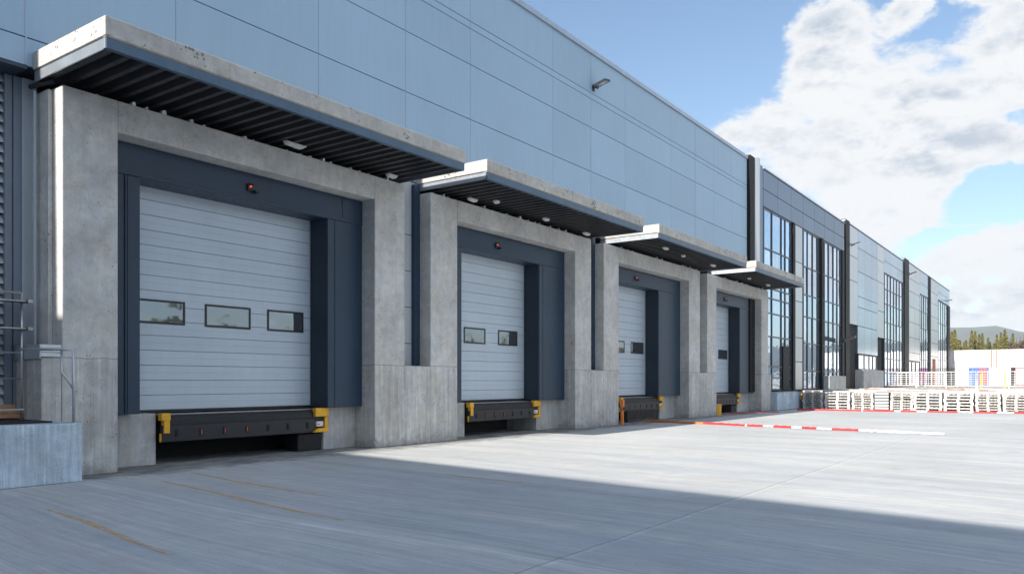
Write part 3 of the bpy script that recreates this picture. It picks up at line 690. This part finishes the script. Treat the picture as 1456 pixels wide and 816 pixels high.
for k in range(3):
    t = copy_tree(bt); t.location = (-14.0+k*2.2, 88+k*3, 1.1); t.rotation_euler.z = R(30+20*k)
    t['label'] = 'white steel barrier standing askew behind the front row, '+['closest to the offices', 'middle of the three askew', 'farthest right of the three askew'][k]
# slim yellow posts
yp = MB(); yp.box(-.04, .04, -.04, .04, 0, 1.2); yp.box(-.16, .16, -.16, .16, -.0, .05)
yo = yp.build('marker_post', YELLOW, None)
for k, (x, y, lab) in enumerate(((-6.3, 74.0, 'slim yellow post on the terrace, left one of two'), (-4.4, 70.0, 'slim yellow post on the terrace, right one of two'))):
    c = yo if k == 0 else yo.copy()
    if k: col.objects.link(c)
    c.location = (x, y, 1.101); tag(c, lab, 'marker post', 'yellow posts on the terrace')

# ------------------------------------------------------------------ containers
def container(x0, x1, y0, z0, mt, label, door='none', h_=2.58, dmat=None, depth=2.44, kind='side'):
    t = thing('shipping_container', label, 'container', ((x0+x1)/2, y0+depth/2, z0), 'shipping containers stacked at the far end of the yard')
    b = MB(); b.box(x0+.12, x1-.12, y0+.06, y0+depth-.05, z0+.1, z0+h_-.02)
    x = x0+.15
    if kind == 'side':
        while x < x1-.3:
            b.prism([(x, y0+.06), (x+.06, y0+.02), (x+.14, y0+.02), (x+.20, y0+.06)], 'z', z0+.15, z0+h_-.12); x += .27
    b.build('container_body', mt, t)
    b = MB()
    for xx in (x0, x1-.13): b.box(xx, xx+.13, y0, y0+.13, z0, z0+h_); b.box(xx, xx+.13, y0+depth-.13, y0+depth, z0, z0+h_)
    b.box(x0+.13, x1-.13, y0, y0+.1, z0, z0+.14); b.box(x0+.13, x1-.13, y0, y0+.1, z0+h_-.11, z0+h_)
    for xx in (x0, x1-.13): b.box(xx, xx+.13, y0+.13, y0+depth-.13, z0+h_-.11, z0+h_)
    b.build('container_frame', dmat or mt, t, bevel=.01)
    if kind == 'door':
        for (a, e, mm) in ((x0+.16, (x0+x1)/2-.01, mt), ((x0+x1)/2+.01, x1-.16, door if door != 'none' else mt)):
            d = MB(); d.box(a, e, y0+.0, y0+.055, z0+.16, z0+h_-.13)
            dd = d.build('container_door', mm, t)
            d = MB()
            for f in (.3, .7): d.tube([(a+(e-a)*f, y0-.02, z0+.12), (a+(e-a)*f, y0-.02, z0+h_-.1)], .025, n=6)
            d.build('lock_rod', GALV, dd)
    if kind == 'sidedoor':
        d = MB(); a, e = x1-.85, x1-.14
        d.box(a, e, y0+.0, y0+.055, z0+.16, z0+h_-.13, 0)
        for (p, q) in ((a-.04, a+.11), (e-.11, e+.04)): d.box(p, q, y0-.03, y0-.002, z0+.02, z0+h_-.02, 1)
        d.box((a+e)/2-.02, (a+e)/2+.02, y0-.02, y0-.002, z0+.2, z0+h_-.2, 1); d.box(a+.1, e-.1, y0-.02, y0-.002, z0+1.0, z0+1.05, 1)
        d.build('container_door', [mt, RUST], t)
CWHITE = paint('container_white', (.72, .72, .72), .5, 0, .06, .5, dirt=.05); CGREY = paint('container_grey', (.45, .45, .43), .6, 0, .1, 1, dirt=.15)
CBLUE = paint('container_blue', (.03, .11, .42), .5, 0, .1, 1, dirt=.1); CRED = paint('container_red', (.5, .06, .05), .5, 0, .15, 1, dirt=.1)
CLB = paint('container_light_blue', (.35, .45, .58), .5, 0, .1, 1)
YC = 134; Z1 = 1.102; Z2 = Z1+2.60
container(-15.4, -9.25, YC, Z2, CWHITE, 'white container with a rust-framed narrow door, upper row, next to the offices', kind='sidedoor')
container(-9.2, -3.1, YC, Z2, CWHITE, 'plain white container in the upper row, right of the rust-framed door')
container(-3.0, 3.1, YC, Z2, CWHITE, 'plain white container in the upper row, outermost to the right')
container(-15.4, -12.95, YC, Z1, CGREY, 'beige-grey container end in the lower row beside the offices', kind='door', depth=6.06)
container(-12.9, -10.45, YC, Z1, CBLUE, 'blue container end with one red door in the lower row', door=CRED, kind='door', depth=6.06)
container(-10.4, -7.7, YC, Z1, CGREY, 'pale grey container end in the lower row right of the blue one', kind='door', depth=6.06, dmat=CWHITE)
container(-7.2, -4.7, YC, Z1, CLB, 'light blue container end with rusty frame in the lower row', kind='door', depth=6.06, dmat=RUST)
container(-4.6, -2.1, YC, Z1, CGREY, 'grey container end in the lower row with a white frame', kind='door', depth=6.06, dmat=WHITEP)
container(-2.0, .5, YC, Z1, CWHITE, 'white container end in the lower row, outermost to the right', kind='door', depth=6.06)

# ------------------------------------------------------------------ trees
def conifer_mesh(kind, seed):
    r = random.Random(seed); H = r.uniform(10.5, 13.5); W = r.uniform(1.0, 1.5)
    t = thing('conifer_tree' if kind < 2 else 'bare_tree', 'x', 'tree', (0, 0, 0), 'trees beyond the containers')
    b = MB(); b.tube([(0, 0, 0), (0, 0, H*.5), (r.uniform(-.1, .1), 0, H*.97)], .17, r2=.02, n=6)
    for k in range(14 if kind < 2 else 30):
        z = H*r.uniform(.2, .9); a = r.uniform(0, 6.28); l = W*(1-z/H)*1.1+.3
        b.tube([(0, 0, z), (l*math.cos(a), l*math.sin(a), z+(.1 if kind < 2 else l*.8))], .03, n=4, r2=.008)
    b.build('trunk', BARK, t)
    b = MB(); N = 1100 if kind < 2 else 1100
    for k in range(N):
        if kind < 2:
            u = r.random()**.75; z = H*(.10+.90*u); rad = W*(1-u)**.8*(.55+.45*math.sin(z*4.2+seed)**2)*(r.random()**.45)+.05
            s = r.uniform(.10, .24)
        else:
            u = r.random(); z = H*(.3+.55*u); rad = W*1.4*math.sin(math.pi*(.15+.8*u))*r.random()**.5; s = r.uniform(.08, .2)
        a = r.uniform(0, 6.283); c = Vector((rad*math.cos(a), rad*math.sin(a), z-(rad*.25 if kind < 2 else 0)))
        d = Vector((r.gauss(0, 1), r.gauss(0, 1), r.gauss(0, .6))).normalized()*s; e = Vector((r.gauss(0, 1), r.gauss(0, 1), r.gauss(0, 1))).normalized()*s*.6
        b.add([c-d-e, c+d-e, c+d*.7+e, c-d*.7+e], [(0, 1, 2, 3)])
    b.build('crown', (FOL_G, FOL_Y, FOL_B)[kind], t)
    return t
protos = [conifer_mesh(0, 1), conifer_mesh(1, 2), conifer_mesh(0, 3), conifer_mesh(1, 4), conifer_mesh(2, 5)]
labs = {0: 'dark green spruce in the row of trees beyond the white containers', 1: 'yellow-green young spruce in the row beyond the white containers', 2: 'dark green spruce in the row of trees beyond the white containers', 3: 'yellow-green young spruce in the row beyond the white containers', 4: 'leafless brown tree at the right end of the row beyond the containers'}
grps = {0: 'dark spruces beyond the containers', 2: 'dark spruces beyond the containers', 1: 'yellow-green spruces beyond the containers', 3: 'yellow-green spruces beyond the containers', 4: 'leafless trees beyond the containers'}
done = set(); rt = random.Random(21)
for k in range(120):
    x = -30 + k*.19 + rt.uniform(-.4, .4); y = 222 + rt.uniform(-6, 14)
    sx = x
    kd = 4 if x > -12.6+rt.uniform(-1.5, 1.0) else rt.choice((0, 1, 1, 2, 3, 3))
    if kd in done: t = copy_tree(protos[kd])
    else: t = protos[kd]; done.add(kd)
    t.location = (x, y, 0); s = rt.uniform(.80, 1.06)*(1.02 if kd == 4 else 1.0); t.scale = (s*1.1, s*1.1, s); t.rotation_euler.z = rt.uniform(0, 6.28)
    tag(t, labs[kd], 'tree', grps[kd])
for kd, t in enumerate(protos):
    if kd not in done: t.location = (-20, 230, 0); tag(t, labs[kd], 'tree', grps[kd])

wb = MB(); rw = random.Random(9)  # unseen trees added for the door windows and office glass to reflect
for k in range(9000):
    x = rw.uniform(120, 150); y = rw.uniform(-40, 330); top = 9+4*math.sin(y*.21)+3*math.sin(y*.67+1)+2*math.sin(y*1.7)
    z = top*rw.random()**.6; s_ = rw.uniform(.5, 1.2)
    d = Vector((rw.gauss(0, 1), rw.gauss(0, 1), rw.gauss(0, 1))).normalized()*s_; e = Vector((rw.gauss(0, 1), rw.gauss(0, 1), rw.gauss(0, 1))).normalized()*s_
    c = Vector((x, y, z)); wb.add([c-d-e, c+d-e, c+d+e, c-d+e], [(0, 1, 2, 3)])
tag(wb.build('unseen_woodland', FOL_G), kind='stuff')
# ------------------------------------------------------------------ air
hz = MB(); hz.box(-2600, 4600, -1600, 5300, -2, 245)
ho = hz.build('haze', None); ho.data.materials.clear()
hm = bpy.data.materials.new('haze'); hm.use_nodes = True; nt = hm.node_tree; nt.nodes.clear()
out = nt.nodes.new('ShaderNodeOutputMaterial'); pv = nt.nodes.new('ShaderNodeVolumePrincipled')
pv.inputs['Color'].default_value = (.80, .90, 1, 1); pv.inputs['Density'].default_value = .0002; pv.inputs['Anisotropy'].default_value = 0
nt.links.new(pv.outputs[0], out.inputs['Volume']); ho.data.materials.append(hm)
tag(ho, kind='stuff')

# ------------------------------------------------------------------ sky and light
SUN_EL = R(24.5); SUN_OFF = R(-.6)      # sun comes along the wall from behind the viewer, just skimming it
sd = Vector((math.sin(SUN_OFF)*math.cos(SUN_EL), -math.cos(SUN_OFF)*math.cos(SUN_EL), math.sin(SUN_EL)))
w = bpy.data.worlds.new('World'); sc.world = w; w.use_nodes = True; t = NT(w.node_tree)
bg = w.node_tree.nodes['Background']; SK = .081; bg.inputs['Strength'].default_value = SK
sky = t.new('ShaderNodeTexSky'); sky.sky_type = 'NISHITA'; sky.sun_disc = False; sky.sun_elevation = SUN_EL
sky.sun_rotation = math.atan2(sd.x, sd.y); sky.air_density = 1.15; sky.dust_density = .25; sky.ozone_density = 3.2
gen = t.new('ShaderNodeTexCoord').outputs['Generated']
d = t.vm('NORMALIZE', gen); s = t.new('ShaderNodeSeparateXYZ'); t.put(s.inputs[0], d)
az = t.m('MULTIPLY', t.m('ARCTAN2', s.outputs['X'], s.outputs['Y']), 57.2958); el = t.m('MULTIPLY', t.m('ARCSINE', s.outputs['Z']), 57.2958)
BL = [(-9.0, 15.6, 9.4, 5.5), (-13.6, 19.6, 4.2, 3.3), (-13.2, 22.4, 3.0, 2.1), (-3.0, 19.9, 4.7, 4.7), (-17.7, 17.0, 3.2, 2.2), (-11.5, 11.1, 4.7, 2.6), (-2.5, 7.4, 7.0, 2.5), (-1.0, 4.6, 5.0, 1.6), (-7.4, 5.0, 3.2, 2.2), (-4.7, 3.8, 3.6, .8), (-8.6, 22.5, 2.4, 1.8), (2, 30, 9, 7),
      (10, 9, 8, 4), (16, 17, 9, 5), (26, 8, 9, 4), (34, 20, 11, 6), (47, 10, 9, 5), (62, 16, 14, 8), (85, 10, 16, 7), (125, 24, 20, 12), (165, 30, 20, 10), (40, 44, 34, 11), (110, 50, 26, 12)]  # clouds out of view, added for reflections and ambient light
HO = [(-6.6, 21.6, 2.2, 1.3, .42), (-4.0, 11.6, 3.6, 1.3, 1.1), (-2.6, 15.0, 1.4, .8, .6), (-7.2, 9.6, 2.0, .5, .6), (-5, 4.7, 4, .5, .5)]
warp = t.noise(t.vm('MULTIPLY', d, (1, 1, 1.6)), 9, 7, .6)
warp2 = t.noise(t.vm('ADD', t.vm('MULTIPLY', d, (1, 1, 1.6)), (5.2, 1.3, 7.7)), 9, 7, .6)
def field(daz, dele):
    aw = t.m('ADD', t.m('ADD', az, daz), t.m('MULTIPLY', t.m('SUBTRACT', warp, .5), 7.0)); ew = t.m('ADD', t.m('ADD', el, dele), t.m('MULTIPLY', t.m('SUBTRACT', warp2, .5), 5.0))
    f = None
    for (a, e, ra, re) in BL:
        x_ = t.m('DIVIDE', t.m('SUBTRACT', aw, a), ra); y_ = t.m('DIVIDE', t.m('SUBTRACT', ew, e), re)
        q = t.m('SUBTRACT', 1, t.m('ADD', t.m('MULTIPLY', x_, x_), t.m('MULTIPLY', y_, y_)))
        f = q if f is None else t.new('ShaderNodeMath').outputs[0] if False else t.m('SMOOTH_MAX', f, q, .35)
    for (a, e, ra, re, am) in HO:
        x_ = t.m('DIVIDE', t.m('SUBTRACT', aw, a), ra); y_ = t.m('DIVIDE', t.m('SUBTRACT', ew, e), re)
        q = t.m('SUBTRACT', 1.4, t.m('ADD', t.m('MULTIPLY', x_, x_), t.m('MULTIPLY', y_, y_)), clamp=True)
        f = t.m('SUBTRACT', f, t.m('MULTIPLY', q, am))
    return f
ds = t.vm('MULTIPLY', d, (1, 1, 1.9))
n1 = t.noise(ds, 11, 12, .62, .0); n2 = t.noise(t.vm('ADD', ds, (0, .0, .022)), 11, 12, .62, .0)
F = field(0, 0)
n0 = t.noise(ds, 34, 8, .65, .0)
dens = t.m('ADD', t.m('MULTIPLY', F, 1.0), t.m('ADD', t.m('MULTIPLY', t.m('SUBTRACT', n1, .5), 2.3), t.m('MULTIPLY', t.m('SUBTRACT', n0, .5), .9)))
alpha = t.ramp(dens, -.15, .5)
# self-shading: light falls from behind and above, bases are grey
tk = t.noise(t.vm('ADD', t.vm('MULTIPLY', d, (1, 1, 2.4)), (3.1, .4, 2.2)), 4.2, 7, .48, .0)
thick = t.ramp(tk, .40, .64)
up = t.m('MULTIPLY', t.m('SUBTRACT', n1, n2), 5.0)
Fu = field(0, 1.8)
lowside = t.ramp(t.m('SUBTRACT', Fu, F), -.05, .9)
shade = t.m('ADD', t.m('ADD', t.m('MULTIPLY', thick, .75), t.m('MULTIPLY', lowside, .28)), up, clamp=False)
shade = t.m('MULTIPLY', t.m('MAXIMUM', t.m('MINIMUM', shade, 1.0), 0.0), t.ramp(dens, .25, 1.3))
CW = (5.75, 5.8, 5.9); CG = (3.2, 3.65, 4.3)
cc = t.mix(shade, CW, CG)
skyc = sky.outputs[0]
boost = t.m('MAXIMUM', t.ramp(az, 4, 26, 1, 1.5), t.ramp(el, 27, 40, 1, 1.7))  # brightens the out-of-view clouds to raise ambient light in the shade
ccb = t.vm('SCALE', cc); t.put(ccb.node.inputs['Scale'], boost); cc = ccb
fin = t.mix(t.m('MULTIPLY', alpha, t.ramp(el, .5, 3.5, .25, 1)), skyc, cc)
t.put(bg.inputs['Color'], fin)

L = bpy.data.lights.new('sun', 'SUN'); L.energy = 5.0; L.angle = R(.35); L.color = (1, .915, .81)
lo = bpy.data.objects.new('sun', L); col.objects.link(lo); lo.rotation_euler = (-sd).to_track_quat('-Z', 'Y').to_euler()

# ------------------------------------------------------------------ camera
cd = bpy.data.cameras.new('camera'); cam = bpy.data.objects.new('camera', cd); col.objects.link(cam); sc.camera = cam
cam.location = (0, 0, 1.7); cam.rotation_euler = (R(90), 0, TH); cd.sensor_width = 36; cd.lens = 36*1126/1456
cd.shift_y = 134/1456; cd.clip_end = 12000; cd.clip_start = .1
sc.view_settings.view_transform = 'Standard'; sc.view_settings.look = 'None'; sc.view_settings.gamma = 1; sc.view_settings.exposure = 1.02
sc.view_settings.use_curve_mapping = False
